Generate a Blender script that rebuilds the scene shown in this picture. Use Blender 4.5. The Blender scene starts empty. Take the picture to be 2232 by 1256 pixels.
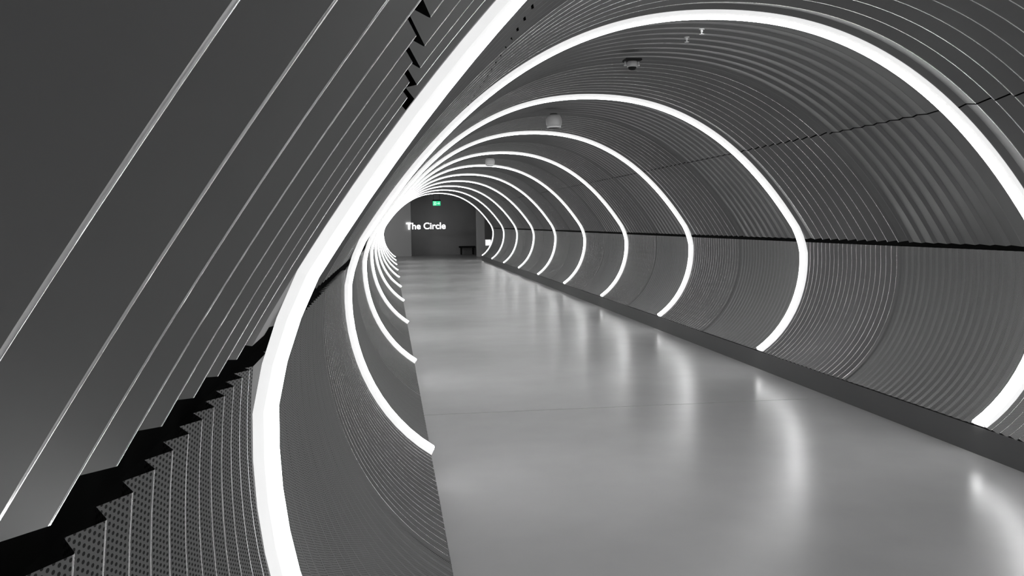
import bpy, bmesh, math
from mathutils import Vector, Matrix

# ------------------------------------------------------------------ camera, world, exposure
S = 3.3                                   # metres between two light rings (one module)
ZF = -0.4508                              # floor level below the camera, in modules
FPX = 1925.9
scene = bpy.context.scene
C = scene.collection
cam = bpy.data.objects.new('camera', bpy.data.cameras.new('camera'))
C.objects.link(cam)
cr = Vector((0.99042975, -0.13737838, -0.01326982))
cu = Vector((0.02328723, 0.07157006, 0.99716369))
cf = Vector((0.13603901, 0.98792961, -0.07408428))
M = Matrix((cr, cu, -cf)).transposed().to_4x4()
M.translation = Vector((0, 0, -ZF * S))
cam.matrix_world = M
cam.data.sensor_width = 36.0
cam.data.lens = FPX / 2232 * 36.0
cam.data.clip_start = 0.01
cam.data.clip_end = 200
scene.camera = cam

world = bpy.data.worlds.new('world'); scene.world = world
world.use_nodes = True
world.node_tree.nodes['Background'].inputs[0].default_value = (0.5, 0.5, 0.5, 1)
world.node_tree.nodes['Background'].inputs[1].default_value = 0.02

vs = scene.view_settings
vs.view_transform = 'Standard'; vs.look = 'None'; vs.gamma = 1; vs.use_curve_mapping = False
vs.exposure = 0.0
scene.cycles.max_bounces = 8
scene.cycles.diffuse_bounces = 5
scene.cycles.glossy_bounces = 4
RING_POWER = 13.5

# ------------------------------------------------------------------ helpers
def P(x, y, z):                           # modules (camera at origin) -> metres, floor at 0
    return Vector((x * S, y * S, (z - ZF) * S))

def tag(o, label=None, cat=None, group=None, kind=None):
    if label: o['label'] = label
    if cat: o['category'] = cat
    if group: o['group'] = group
    if kind: o['kind'] = kind
    return o

def empty(name, loc, label, cat, group=None, rz=0):
    o = bpy.data.objects.new(name, None); C.objects.link(o)
    o.location = loc; o.rotation_euler.z = rz
    o.empty_display_size = 0.1
    return tag(o, label, cat, group)

def mesh_obj(name, verts, faces, mat, parent=None, smooth=False, uvs=None):
    me = bpy.data.meshes.new(name)
    me.from_pydata([tuple(v) for v in verts], [], faces)
    if uvs is not None:
        uv = me.uv_layers.new(name='UVMap')
        flat = []
        for l in me.loops: flat.extend(uvs[l.vertex_index])
        uv.data.foreach_set('uv', flat)
    if smooth: me.shade_smooth()
    me.materials.append(mat)
    o = bpy.data.objects.new(name, me); C.objects.link(o)
    if parent: o.parent = parent
    return o

def bm_obj(name, bm, mat, parent=None, smooth=False):
    bmesh.ops.recalc_face_normals(bm, faces=bm.faces)
    me = bpy.data.meshes.new(name); bm.to_mesh(me); bm.free()
    if smooth: me.shade_smooth()
    me.materials.append(mat)
    o = bpy.data.objects.new(name, me); C.objects.link(o)
    if parent: o.parent = parent
    return o

def add_box(bm, x0, x1, y0, y1, z0, z1, bev=0.0):
    r = bmesh.ops.create_cube(bm, size=1)
    for v in r['verts']:
        v.co = Vector(((x0 + x1) / 2 + v.co.x * (x1 - x0), (y0 + y1) / 2 + v.co.y * (y1 - y0), (z0 + z1) / 2 + v.co.z * (z1 - z0)))
    if bev:
        es = list({e for v in r['verts'] for e in v.link_edges})
        bmesh.ops.bevel(bm, geom=es, offset=bev, segments=2, affect='EDGES')

def add_lathe(bm, prof, seg=32, axis='Z', center=(0, 0, 0)):
    rings = []
    for (r, h) in prof:
        ring = []
        for i in range(seg):
            a = 2 * math.pi * i / seg
            if axis == 'Z': co = (center[0] + r * math.cos(a), center[1] + r * math.sin(a), center[2] + h)
            else: co = (center[0] + r * math.cos(a), center[1] + h, center[2] + r * math.sin(a))
            ring.append(bm.verts.new(co))
        rings.append(ring)
    for a, b in zip(rings, rings[1:]):
        for i in range(seg):
            bm.faces.new((a[i], a[(i + 1) % seg], b[(i + 1) % seg], b[i]))
    bm.faces.new(rings[0]); bm.faces.new(rings[-1])

# ------------------------------------------------------------------ materials
def principled(name, col, rough=0.5, metal=0.0, spec=0.5):
    m = bpy.data.materials.new(name); m.use_nodes = True
    b = m.node_tree.nodes['Principled BSDF']
    b.inputs['Base Color'].default_value = (*col, 1) if len(col) == 3 else col
    b.inputs['Roughness'].default_value = rough
    b.inputs['Metallic'].default_value = metal
    b.inputs['Specular IOR Level'].default_value = spec
    return m, b, m.node_tree

def emissive(name, col, s):
    m, b, nt = principled(name, col, 0.4)
    b.inputs['Emission Color'].default_value = (*col, 1)
    b.inputs['Emission Strength'].default_value = s
    return m

def noise_mix(nt, b, c0, c1, scale, detail=4, coord='Object', lo=0.35, hi=0.65, stretch=(1, 1, 1)):
    tc = nt.nodes.new('ShaderNodeTexCoord'); mp = nt.nodes.new('ShaderNodeMapping')
    mp.inputs['Scale'].default_value = stretch
    n = nt.nodes.new('ShaderNodeTexNoise'); n.inputs['Scale'].default_value = scale; n.inputs['Detail'].default_value = detail
    r = nt.nodes.new('ShaderNodeValToRGB')
    r.color_ramp.elements[0].position = lo; r.color_ramp.elements[1].position = hi
    r.color_ramp.elements[0].color = (*c0, 1); r.color_ramp.elements[1].color = (*c1, 1)
    nt.links.new(tc.outputs[coord], mp.inputs[0]); nt.links.new(mp.outputs[0], n.inputs['Vector'])
    nt.links.new(n.outputs[0], r.inputs[0])
    return n, r

# plain anodised sheet of the upper panels
sheet, b, nt = principled('dark_grey_metal_sheet', (0.15, 0.15, 0.15), 0.42, 0.35)
n, r = noise_mix(nt, b, (0.14, 0.14, 0.14), (0.165, 0.165, 0.165), 1.2)
nt.links.new(r.outputs[0], b.inputs['Base Color'])

# perforated sheet of the lower panels: staggered round holes set out on the developed surface
perf, b, nt = principled('perforated_grey_metal_sheet', (0.2, 0.2, 0.2), 0.42, 0.3)
PITCH = 0.0068
def hole_nodes(nt, b, solid, hole, rad=0.27):
    N, L = nt.nodes, nt.links
    uv = N.new('ShaderNodeUVMap')
    ds = []
    for off in (0.0, 0.5):
        mp = N.new('ShaderNodeMapping'); mp.inputs['Scale'].default_value = (1 / PITCH, 1 / (PITCH * 1.732), 1)
        mp.inputs['Location'].default_value = (off, off, 0)
        fr = N.new('ShaderNodeVectorMath'); fr.operation = 'FRACTION'
        sb = N.new('ShaderNodeVectorMath'); sb.operation = 'SUBTRACT'; sb.inputs[1].default_value = (0.5, 0.5, 0)
        sc = N.new('ShaderNodeVectorMath'); sc.operation = 'MULTIPLY'; sc.inputs[1].default_value = (1, 1.732, 0)
        ln = N.new('ShaderNodeVectorMath'); ln.operation = 'LENGTH'
        L.new(uv.outputs[0], mp.inputs[0]); L.new(mp.outputs[0], fr.inputs[0]); L.new(fr.outputs[0], sb.inputs[0])
        L.new(sb.outputs[0], sc.inputs[0]); L.new(sc.outputs[0], ln.inputs[0]); ds.append(ln.outputs['Value'])
    mn = N.new('ShaderNodeMath'); mn.operation = 'MINIMUM'; L.new(ds[0], mn.inputs[0]); L.new(ds[1], mn.inputs[1])
    lt = N.new('ShaderNodeMath'); lt.operation = 'LESS_THAN'; lt.inputs[1].default_value = rad; L.new(mn.outputs[0], lt.inputs[0])
    mx = N.new('ShaderNodeMix'); mx.data_type = 'RGBA'
    mx.inputs['A'].default_value = (*solid, 1); mx.inputs['B'].default_value = (*hole, 1)
    L.new(lt.outputs[0], mx.inputs['Factor']); L.new(mx.outputs['Result'], b.inputs['Base Color'])
hole_nodes(nt, b, (0.22, 0.22, 0.22), (0.012, 0.012, 0.012))

edge_m, _, _ = principled('fold_edge_highlight', (0.88, 0.88, 0.88), 0.15, 1.0)  # sheet's fold crests made paler and glossier to paint in the ring highlight
housing_m, _, _ = principled('pale_grey_ring_housing', (0.35, 0.35, 0.35), 0.4, 0.2)
black_m, _, _ = principled('matt_black', (0.008, 0.008, 0.008), 0.9)
kick_m, _, _ = principled('dark_grey_kickboard', (0.10, 0.10, 0.10), 0.5)
flange_m = emissive('flange_painted_glow', (1, 1, 1), 0.55)  # weak emission imitates ring light falling on the strip beside it
ring_m = emissive('white_light_diffuser', (1, 1, 1), RING_POWER)
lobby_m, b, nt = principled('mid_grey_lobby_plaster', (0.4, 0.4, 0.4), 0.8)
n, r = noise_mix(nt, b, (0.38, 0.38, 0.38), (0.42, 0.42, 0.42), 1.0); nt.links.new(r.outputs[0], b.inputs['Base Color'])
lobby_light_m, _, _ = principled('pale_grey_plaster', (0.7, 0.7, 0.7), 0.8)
lobby_dark_m, _, _ = principled('black_paint', (0.02, 0.02, 0.02), 0.9)
body_m, _, _ = principled('pale_grey_enamel', (0.5, 0.5, 0.5), 0.35)
letter_m = emissive('white_lit_letters', (1, 1, 1), 1.6)
green_m = emissive('exit_sign_green', (0.05, 0.75, 0.35), 0.9)
white_m = emissive('exit_sign_white', (0.8, 1.0, 0.9), 0.9)
notice_m, _, _ = principled('white_paper', (0.8, 0.8, 0.8), 0.6)

# polished pale stone-grey floor
floor_m, b, nt = principled('polished_grey_floor', (0.5, 0.5, 0.5), 0.3, 0.0, 0.5)
n, r = noise_mix(nt, b, (0.43, 0.43, 0.43), (0.50, 0.50, 0.50), 1.6, 5, lo=0.2, hi=0.8)
nt.links.new(r.outputs[0], b.inputs['Base Color'])
b.inputs['Roughness'].default_value = 0.27

# ------------------------------------------------------------------ tunnel cross-section
CX, ZJ, ZB = 0.5789, -0.0632, -0.3883
R90, B2, B3, B4, C1, C2, C3 = 0.4166, 0.2902, -0.2752, 0.2120, 0.0781, -0.1378, -0.0586
SOFT = 0.0; KINK = -0.7
def rad0(phi):
    if phi > 90: phi = 180 - phi
    if phi >= KINK:
        t = (90 - phi) / 90
        return R90 + B2 * t**2 + B3 * t**3 + B4 * t**4
    u = -phi / 45
    return R90 + B2 + B3 + B4 + C1 * u + C2 * u**2 + C3 * u**3
def rad(phi):                             # soft bend where upper and lower panels meet
    if phi > 90: phi = 180 - phi
    w = max(0.0, SOFT - 0.5 * abs(phi))
    return sum(rad0(phi + w * k / 4) for k in range(-4, 5)) / 9
def raw(phi):                             # phi: 0 = right joint, 90 = crown, 180 = left joint
    a = math.radians(phi); q = rad(phi)
    return CX + q * math.cos(a), ZJ + q * math.sin(a)
def sec(phi, inward):                     # point on the section, moved towards the inside
    x, z = raw(phi); x1, z1 = raw(phi + 0.2); x0, z0 = raw(phi - 0.2)
    tx, tz = x1 - x0, z1 - z0; l = math.hypot(tx, tz)
    return x - tz / l * inward, z + tx / l * inward
def phi_at_z(z):
    lo, hi = -60.0, 60.0
    for _ in range(50):
        m = (lo + hi) / 2
        if raw(m)[1] < z: lo = m
        else: hi = m
    return lo
def phi_crest(z):                         # where the fold crests end at height z
    lo, hi = -60.0, 60.0
    for _ in range(50):
        m = (lo + hi) / 2
        if sec(m, -0.0078)[1] < z: lo = m
        else: hi = m
    return lo
PB, PL, PU = phi_at_z(ZB), phi_crest(-0.0685), phi_crest(-0.0610)
PLL, PUL = phi_crest(-0.0755), phi_crest(-0.0645)
WB = 0.5 * (raw(PB)[0] + sec(PB, -0.0078)[0]) - CX
ZK = sec(PB, -0.0078 - 0.004)[1]
def span(a, b, n): return [a + (b - a) * i / n for i in range(n + 1)]

RINGS = [0.51 + k for k in range(-3, 11)]
Y0, Y1 = -2.0, 10.56
CREST = -0.0078
def y_profile(n, depth, steep, bead, flange=0.0238):
    """(y, inward offset) samples of the folded sheet, crest by crest"""
    out = []
    beads = []
    p = 1.0 / n
    for k, ring in enumerate(RINGS):
        out += [(ring - flange, CREST), (ring + flange, CREST)]
        cr_ys = [ring + (j + 0.5) * p for j in range(n)]
        for y in cr_ys:
            if y < ring + flange + 0.3 * p or y > ring + 1 - flange - 0.3 * p: continue
            if y - ring < 0.4999:         # the folds turn round in the middle of every module
                out.append((y + p * (1 - steep), CREST - depth * 0.4))
                out += [(y + bead * t, CREST - bead * t * t * 0.2) for t in (-1.5, -1.0, -0.5, 0.0, 0.5, 1.0)]
            else:
                out.append((y - p * (1 - steep), CREST - depth))
                out += [(y + bead * t, CREST - bead * t * t * 0.2) for t in (-1.0, -0.5, 0.0, 0.5, 1.0, 1.5)]
                beads.append(y)
        out.append((ring + flange + p * 0.3, CREST - depth * 0.35))
        out.append((ring + 1 - flange - p * (0.3), CREST - depth * 0.6))
    out = sorted(o for o in out if Y0 <= o[0] <= Y1)
    res = []
    for o in out:
        if not res or o[0] - res[-1][0] > 1e-4: res.append(o)
    return res, beads, bead

def folded(name, phis, prof_beads, mat, kind='structure'):
    prof, beads, bead = prof_beads
    verts, uvs, faces = [], [], []
    base = [sec(p, 0) for p in phis]
    arc = [0.0]
    for a, b_ in zip(base, base[1:]): arc.append(arc[-1] + math.hypot(a[0] - b_[0], a[1] - b_[1]) * S)
    v = 0.0; last = None
    for (y, o) in prof:
        if last: v += math.hypot(y - last[0], o - last[1]) * S
        last = (y, o)
        for p, u in zip(phis, arc):
            x, z = sec(p, o); verts.append(P(x, y, z)); uvs.append((u, v))
    n = len(phis)
    for i in range(len(prof) - 1):
        for j in range(n - 1):
            faces.append((i * n + j, i * n + j + 1, (i + 1) * n + j + 1, (i + 1) * n + j))
    o = mesh_obj(name, verts, faces, mat, uvs=uvs)
    o.data.materials.append(edge_m)
    i0 = 0
    bs = sorted(beads)
    import bisect
    for i in range(len(prof) - 1):
        ym = (prof[i][0] + prof[i + 1][0]) / 2
        k = bisect.bisect(bs, ym)
        if min([abs(b_ - ym) for b_ in bs[max(0, k - 1):k + 1]] or [1]) < 1.6 * bead:
            for f in o.data.polygons[i * (n - 1):(i + 1) * (n - 1)]:
                f.material_index = 1; f.use_smooth = True
    o['kind'] = kind
    return o

# ------------------------------------------------------------------ structure
up = y_profile(21, 0.0105, 0.22, 0.0013)
lo = y_profile(42, 0.0056, 0.41, 0.0007)
folded('wall_right', span(PB, PL, 16), lo, perf)
folded('wall_left', span(180 - PLL, 180 - PB, 26), lo, perf)
folded('wall_upper_right', span(PU, 29.85, 20), up, sheet)
folded('ceiling', span(30.15, 149.85, 48), up, sheet)
# upper left: the first bay has a joint of its own
near_part = ([q for q in up[0] if q[0] <= 0.5101], up[1], up[2]); far_part = ([q for q in up[0] if q[0] >= 0.4861], up[1], up[2])
folded('wall_upper_left', span(150.15, 180 - PUL, 20), far_part, sheet)
folded('wall_near_left', span(180 - 12.0, 180 - PUL, 18), near_part, sheet)
folded('wall_near_left_upper', span(150.15, 180 - 12.7, 22), near_part, sheet)

# dark shell the panels hang from
def shell():
    phis = span(PB, 180 - PB, 60); verts, faces = [], []
    for y in (Y0, Y1):
        for inn in (-0.045, -0.06):
            for p in phis:
                x, z = sec(p, inn); verts.append(P(x, y, z))
    n = len(phis)
    for j in range(n - 1):
        a, b_, c, d = j, n + j, 2 * n + j, 3 * n + j
        faces += [(a, a + 1, c + 1, c), (b_, d, d + 1, b_ + 1), (a, b_, b_ + 1, a + 1), (c, c + 1, d + 1, d)]
    o = mesh_obj('wall_outer_shell', verts, faces, black_m); o['kind'] = 'structure'
shell()
# portal collar closing the gap between panels and shell at the far end
def collar(name, y0, y1, i0, i1, mat):
    phis = span(PB, 180 - PB, 60); n = len(phis); verts, faces = [], []
    for y, inn in ((y0, i0), (y0, i1), (y1, i1), (y1, i0)):
        for p in phis:
            x, z = sec(p, inn); verts.append(P(x, y, z))
    for k in range(4):
        for j in range(n - 1):
            a, b_ = k * n + j, ((k + 1) % 4) * n + j
            faces.append((a, a + 1, b_ + 1, b_))
    o = mesh_obj(name, verts, faces, mat); o['kind'] = 'structure'
collar('trim_portal', Y1, Y1 + 0.012, -0.002, -0.06, sheet)

# floor: one long cross-section with the open joint between two pours
SEAM = 2.066
def floor():
    x0, x1 = CX - WB - 0.002, CX + WB + 0.002
    g = 0.0012
    prof = [(Y0, ZF), (SEAM - g, ZF), (SEAM - g, ZF - 0.003), (SEAM + g, ZF - 0.003), (SEAM + g, ZF), (Y1 + 0.012, ZF)]
    verts = [P(x, y, z) for (y, z) in prof for x in (x0, x1)]
    faces = [(2 * i, 2 * i + 1, 2 * i + 3, 2 * i + 2) for i in range(len(prof) - 1)]
    nb = len(verts)
    verts += [P(x, y, ZF - 0.03) for y in (Y0, Y1 + 0.012) for x in (x0, x1)]
    faces += [(nb, nb + 2, nb + 3, nb + 1)]
    o = mesh_obj('floor', verts, faces, floor_m); o['kind'] = 'structure'
floor()
def kick(name, sx):
    bm = bmesh.new()
    x0 = CX + sx * (WB + 0.002); x1 = CX + sx * (WB + 0.014)
    a, b_ = P(min(x0, x1), Y0, ZF), P(max(x0, x1), Y1, ZK)
    add_box(bm, a.x, b_.x, a.y, b_.y, a.z, b_.z)
    o = bm_obj(name, bm, kick_m); o['kind'] = 'structure'
kick('baseboard_left', -1); kick('baseboard_right', 1)

# lobby at the far end
def box_struct(name, x0, x1, y0, y1, z0, z1, mat):
    bm = bmesh.new(); a, b_ = P(x0, y0, z0), P(x1, y1, z1)
    add_box(bm, a.x, b_.x, a.y, b_.y, a.z, b_.z)
    o = bm_obj(name, bm, mat); o['kind'] = 'structure'; return o
YE = 12.75
box_struct('floor_lobby', -0.9, 2.4, Y1 + 0.012, YE + 0.1, ZF - 0.03, ZF, floor_m)
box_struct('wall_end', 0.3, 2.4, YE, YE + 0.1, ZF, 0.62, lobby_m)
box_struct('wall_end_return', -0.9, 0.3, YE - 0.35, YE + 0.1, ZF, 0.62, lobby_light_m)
box_struct('ceiling_lobby', -0.9, 2.4, Y1 + 0.07, YE + 0.1, 0.46, 0.52, lobby_dark_m)
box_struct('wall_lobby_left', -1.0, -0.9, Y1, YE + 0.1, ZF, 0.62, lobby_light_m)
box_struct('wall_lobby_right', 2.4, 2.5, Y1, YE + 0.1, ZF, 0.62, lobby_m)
box_struct('pillar_lobby', 1.16, 1.26, 11.75, 11.9, ZF, 0.46, lobby_light_m)
# front wall of the lobby around the tunnel mouth
def mouth():
    phis = span(PB, 180 - PB, 60); verts = []; faces = []
    n = len(phis)
    for yy in (Y1 + 0.012, Y1 + 0.07):
        for p in phis:
            x, z = sec(p, -0.03); verts.append(P(x, yy, z))
        for p in phis:
            x, z = raw(p)
            X = 2.4 if p < 45 else (-0.9 if p > 135 else CX + (2.4 - CX) * (90 - p) / 45 * 1.0)
            Z = 0.62 if 45 <= p <= 135 else ZF + (0.62 - ZF) * ((p - PB) / (45 - PB) if p < 45 else (180 - PB - p) / (45 - PB))
            X = max(-0.9, min(2.4, X)); verts.append(P(X, yy, Z))
    for s in (0, 2 * n):
        for j in range(n - 1): faces.append((s + j, s + j + 1, s + n + j + 1, s + n + j))
    o = mesh_obj('wall_lobby_front', verts, faces, lobby_m); o['kind'] = 'structure'
mouth()
# behind the camera
box_struct('wall_back', CX - 0.72, CX + 0.72, Y0 - 0.05, Y0, ZF, 0.42, lobby_m)

# ------------------------------------------------------------------ light rings
ORD = {-1: 'light ring behind the viewer', 0: '', }
LABELS = [
    'widest white light ring, closest to the viewer, climbing the near left wall out of frame',
    'large white light ring whose arch just touches the top edge of the photo',
    'white light ring third from the viewer, behind the small ceiling camera',
    'white light ring just beyond the nearer round ceiling speaker, fourth from the viewer',
    'white light ring fifth from the viewer, between the two round ceiling speakers',
    'white light ring just beyond the farther round ceiling speaker, sixth from the viewer',
    'white light ring seventh from the viewer, fifth from the dark tunnel mouth',
    'white light ring eighth from the viewer, fourth from the dark tunnel mouth',
    'thin white light ring third from the dark tunnel mouth',
    'thin white light ring second from the dark tunnel mouth',
    'smallest white light ring, framing the dark lobby with its sign',
]
def sweep(prof, phis, closed=False):
    verts, faces = [], []
    for (dy, inn) in prof:
        for p in phis:
            x, z = sec(p, inn); q = P(x, dy, z); verts.append(Vector((q.x - CX * S, q.y, q.z)))
    n = len(phis); m = len(prof)
    for i in range(m if closed else m - 1):
        k = (i + 1) % m
        for j in range(n - 1):
            faces.append((i * n + j, i * n + j + 1, k * n + j + 1, k * n + j))
    faces.append([i * n for i in range(m)]); faces.append([i * n + n - 1 for i in range(m)][::-1])
    return verts, faces
rphis = span(PB + 0.05, 180 - PB - 0.05, 110)
HW = 0.0135
dif = [(-HW, CREST + 0.0012)] + [(-HW * math.cos(a), CREST + 0.0078 + 0.0036 * math.sin(a)) for a in [math.pi * i / 10 for i in range(11)]] + [(HW, CREST + 0.0012)]
SOFT = 5.0; KINK = 0.0
dv, df = sweep(dif, rphis, True)
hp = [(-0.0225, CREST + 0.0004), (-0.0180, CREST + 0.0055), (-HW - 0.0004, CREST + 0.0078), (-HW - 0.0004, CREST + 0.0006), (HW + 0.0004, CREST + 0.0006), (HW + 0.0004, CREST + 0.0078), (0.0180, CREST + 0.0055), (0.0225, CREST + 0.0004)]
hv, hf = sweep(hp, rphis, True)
SOFT = 0.0; KINK = -0.7
ring0 = None
for k, y in enumerate(RINGS[1:]):
    lab = LABELS[k - 2] if k > 1 else ('white light ring farther behind the viewer', 'white light ring just behind the viewer')[k]
    e = empty('light_ring', (CX * S, y * S, 0), lab, 'light', 'arched light rings along the tunnel')
    if ring0 is None:
        d = mesh_obj('diffuser', dv, df, ring_m, e, smooth=True)
        h = mesh_obj('painted_glow_flange', hv, hf, flange_m, e)  # no light source of its own: glow painted in for the diffuser's spill
        ring0 = (d, h)
    else:
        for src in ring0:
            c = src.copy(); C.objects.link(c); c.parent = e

# ------------------------------------------------------------------ things on the ceiling
CZ = (0.3534 + CREST - ZF) * S            # metres, crest level of the crown
def speaker(y, x, label):
    e = empty('ceiling_speaker', (x * S, y * S, CZ), label, 'speaker', 'round ceiling speakers')
    r = 0.086
    bm = bmesh.new(); add_lathe(bm, [(r * 0.45, 0.0), (r * 0.45, -0.012)], 32); bm_obj('mounting_plate', bm, black_m, e)
    bm = bmesh.new(); add_lathe(bm, [(r * 0.5, -0.008), (r * 0.78, -0.02), (r * 0.93, -0.045), (r, -0.08), (r * 0.95, -0.115), (r * 0.86, -0.13)], 40); bm_obj('body', bm, body_m, e, True)
    bm = bmesh.new(); add_lathe(bm, [(r * 0.86, -0.13), (r * 0.9, -0.135), (r * 0.86, -0.145), (r * 0.76, -0.15)], 40); bm_obj('rim', bm, notice_m, e, True)
    bm = bmesh.new(); add_lathe(bm, [(r * 0.76, -0.1501), (r * 0.5, -0.157), (r * 0.1, -0.16)], 40); bm_obj('grille', bm, perf, e, True)
speaker(2.82, 0.531, 'round pale grey ceiling speaker hanging before the fourth light ring')
speaker(4.69, 0.537, 'small distant round grey ceiling speaker hanging before the sixth light ring')
def camera_dome(y, x, label):
    e = empty('security_camera', (x * S, y * S, CZ), label, 'camera')
    bm = bmesh.new(); add_box(bm, -0.06, 0.06, -0.05, 0.05, -0.016, 0.0, 0.004); bm_obj('mounting_plate', bm, black_m, e)
    bm = bmesh.new(); add_lathe(bm, [(0.03, -0.016), (0.036, -0.02), (0.037, -0.05), (0.034, -0.056)], 28); bm_obj('body', bm, body_m, e, True)
    bm = bmesh.new(); add_lathe(bm, [(0.03, -0.056), (0.028, -0.066), (0.02, -0.075), (0.006, -0.079)], 28); bm_obj('lens_dome', bm, black_m, e, True)
    for s in (-1, 1):
        bm = bmesh.new(); add_lathe(bm, [(0.007, -0.016), (0.007, -0.036), (0.01, -0.038), (0.01, -0.046)], 16, center=(s * 0.048, 0.01, 0)); bm_obj('lamp', bm, notice_m, e, True)
camera_dome(1.87, 0.524, 'small camera on a black mounting plate on the ceiling between second and third light rings')
def sprinkler(y, x, label):
    e = empty('sprinkler', (x * S, y * S, CZ), label, 'sprinkler')
    bm = bmesh.new(); add_lathe(bm, [(0.016, 0.0), (0.016, -0.004), (0.007, -0.006), (0.007, -0.02)], 20); bm_obj('stem', bm, body_m, e)
    bm = bmesh.new(); add_lathe(bm, [(0.003, -0.02), (0.003, -0.03), (0.014, -0.0302), (0.014, -0.032)], 20); bm_obj('deflector', bm, notice_m, e)
sprinkler(1.57, 0.570, 'tiny pale ceiling sprinkler nearest to the second light ring')
sprinkler(1.64, 0.566, 'tiny pale ceiling sprinkler, the farther of the two by the second light ring')

# ------------------------------------------------------------------ things in the lobby
cu_ = bpy.data.curves.new('wall_lettering', 'FONT')
cu_.body = 'The Circle'; cu_.size = 1.0; cu_.extrude = 0.02; cu_.offset = 0.02; cu_.space_character = 1.0
cu_.materials.append(letter_m)
txt = bpy.data.objects.new('wall_lettering', cu_); C.objects.link(txt)
bpy.context.view_layer.update()
def ray(px, py, Y):
    d = cf * FPX + cr * (px - 1116) + cu * (628 - py); return d * (Y / d.y)
a = ray(885.5, 500, YE - 0.36); b2 = ray(971, 499.5, YE)
me_ = bpy.data.meshes.new_from_object(txt.evaluated_get(bpy.context.evaluated_depsgraph_get()))
bpy.data.objects.remove(txt)
me_.name = 'wall_lettering'; me_.transform(Matrix.Rotation(math.pi / 2, 4, 'X'))
xs_ = [v.co.x for v in me_.vertices]
me_.transform(Matrix.Translation((-min(xs_), 0, 0)))
txt = bpy.data.objects.new('wall_lettering', me_); C.objects.link(txt)
w = max(xs_) - min(xs_)
# letters stand off the end wall on a common plane
YS = YE - 0.362
a, b2 = ray(885.5, 500, YS), ray(971.5, 499.5, YS)
s = (b2.x - a.x) * S / w
txt.scale = (s, s, s)
txt.location = P(a.x, YS, a.z)
tag(txt, 'white illuminated letters reading The Circle on the grey end wall', 'sign')

YX = 11.9
a, b2 = ray(943.5, 448.5, YX), ray(960, 438.5, YX)
cx_, w_ = (a.x + b2.x) / 2 * S, (b2.x - a.x) * S
z0_, z1_ = (a.z - ZF) * S, (b2.z - ZF) * S
e = empty('exit_sign', (cx_, YX * S, z0_), 'small green lit exit sign hanging in the dark lobby above the lettering', 'sign')
H = z1_ - z0_
bm = bmesh.new(); add_box(bm, -w_ / 2 - 0.01, w_ / 2 + 0.01, 0.004, 0.07, -0.01, H + 0.06, 0.004); bm_obj('housing', bm, black_m, e)
bm = bmesh.new(); add_box(bm, -w_ / 2, w_ / 2, 0, 0.006, 0, H); bm_obj('green_panel', bm, green_m, e)
bm = bmesh.new()                                   # running figure, door and arrow
def poly(bm, pts):
    f = bm.faces.new([bm.verts.new((x * w_ - w_ / 2, -0.002, z * H)) for x, z in pts]); r_ = bmesh.ops.extrude_face_region(bm, geom=[f])
    for v in r_['geom']:
        if isinstance(v, bmesh.types.BMVert): v.co.y -= 0.002
poly(bm, [(0.08, 0.12), (0.42, 0.12), (0.42, 0.88), (0.08, 0.88), (0.08, 0.8), (0.36, 0.8), (0.36, 0.2), (0.08, 0.2)])
poly(bm, [(0.19, 0.62), (0.25, 0.62), (0.25, 0.72), (0.19, 0.72)])
poly(bm, [(0.12, 0.22), (0.17, 0.24), (0.2, 0.4), (0.27, 0.3), (0.31, 0.32), (0.24, 0.46), (0.26, 0.58), (0.17, 0.58), (0.11, 0.46), (0.15, 0.42)])
poly(bm, [(0.52, 0.44), (0.74, 0.44), (0.74, 0.25), (0.93, 0.5), (0.74, 0.75), (0.74, 0.56), (0.52, 0.56)])
bm_obj('pictogram', bm, white_m, e)
bm = bmesh.new()
bm.free()
for sx in (-0.4, 0.4):
    bm = bmesh.new(); add_lathe(bm, [(0.006, H + 0.05), (0.006, (0.46 - ZF) * S - z0_)], 10, center=(sx * w_, 0.035, 0))
    bm_obj('hanging_rod', bm, black_m, e)

a, b2 = ray(1001, 553, YE - 0.12), ray(1036, 541, YE - 0.12)
e = empty('bench', P((a.x + b2.x) / 2, YE - 0.1, ZF), 'low black bench at the foot of the end wall', 'bench')
L = (b2.x - a.x) * S
bm = bmesh.new(); add_box(bm, -L / 2, L / 2, -0.2, 0.2, 0.32, 0.4, 0.01); bm_obj('seat', bm, black_m, e)
for sx in (-1, 1):
    bm = bmesh.new(); add_box(bm, sx * (L / 2 - 0.1) - 0.03, sx * (L / 2 - 0.1) + 0.03, -0.17, 0.17, 0, 0.32, 0.004); bm_obj('leg', bm, black_m, e)

YT = 11.2
a, b2 = ray(1057.5, 556, YT), ray(1071, 521, YT)
e = empty('information_totem', P((a.x + b2.x) / 2, YT, ZF), 'grey upright board with a small white notice beside the innermost light ring', 'board')
L = (b2.x - a.x) * S; T = (b2.z - ZF) * S
bm = bmesh.new(); add_box(bm, -L / 2, L / 2, 0, 0.08, 0.03, T, 0.004); bm_obj('board', bm, housing_m, e)
bm = bmesh.new(); add_box(bm, -L / 2 - 0.03, L / 2 + 0.03, -0.08, 0.16, 0, 0.03, 0.004); bm_obj('base', bm, black_m, e)
bm = bmesh.new(); add_box(bm, -L * 0.42, L * 0.42, -0.006, -0.0005, T * 0.66, T * 0.96, 0.001); bm_obj('notice', bm, emissive('lit_notice', (1, 1, 1), 0.9), e)

# ------------------------------------------------------------------ added fill light, unseen, brightening the lobby from the left
ld = bpy.data.lights.new('added_lobby_fill', 'AREA'); ld.shape = 'RECTANGLE'; ld.size = 1.2; ld.size_y = 0.6; ld.energy = 20
lo_ = bpy.data.objects.new('added_lobby_fill', ld); C.objects.link(lo_)
lo_.location = P(-0.6, 11.3, 0.30)
lo_.rotation_euler = (P(0.15, 12.5, -0.35) - lo_.location).to_track_quat('-Z', 'Y').to_euler()
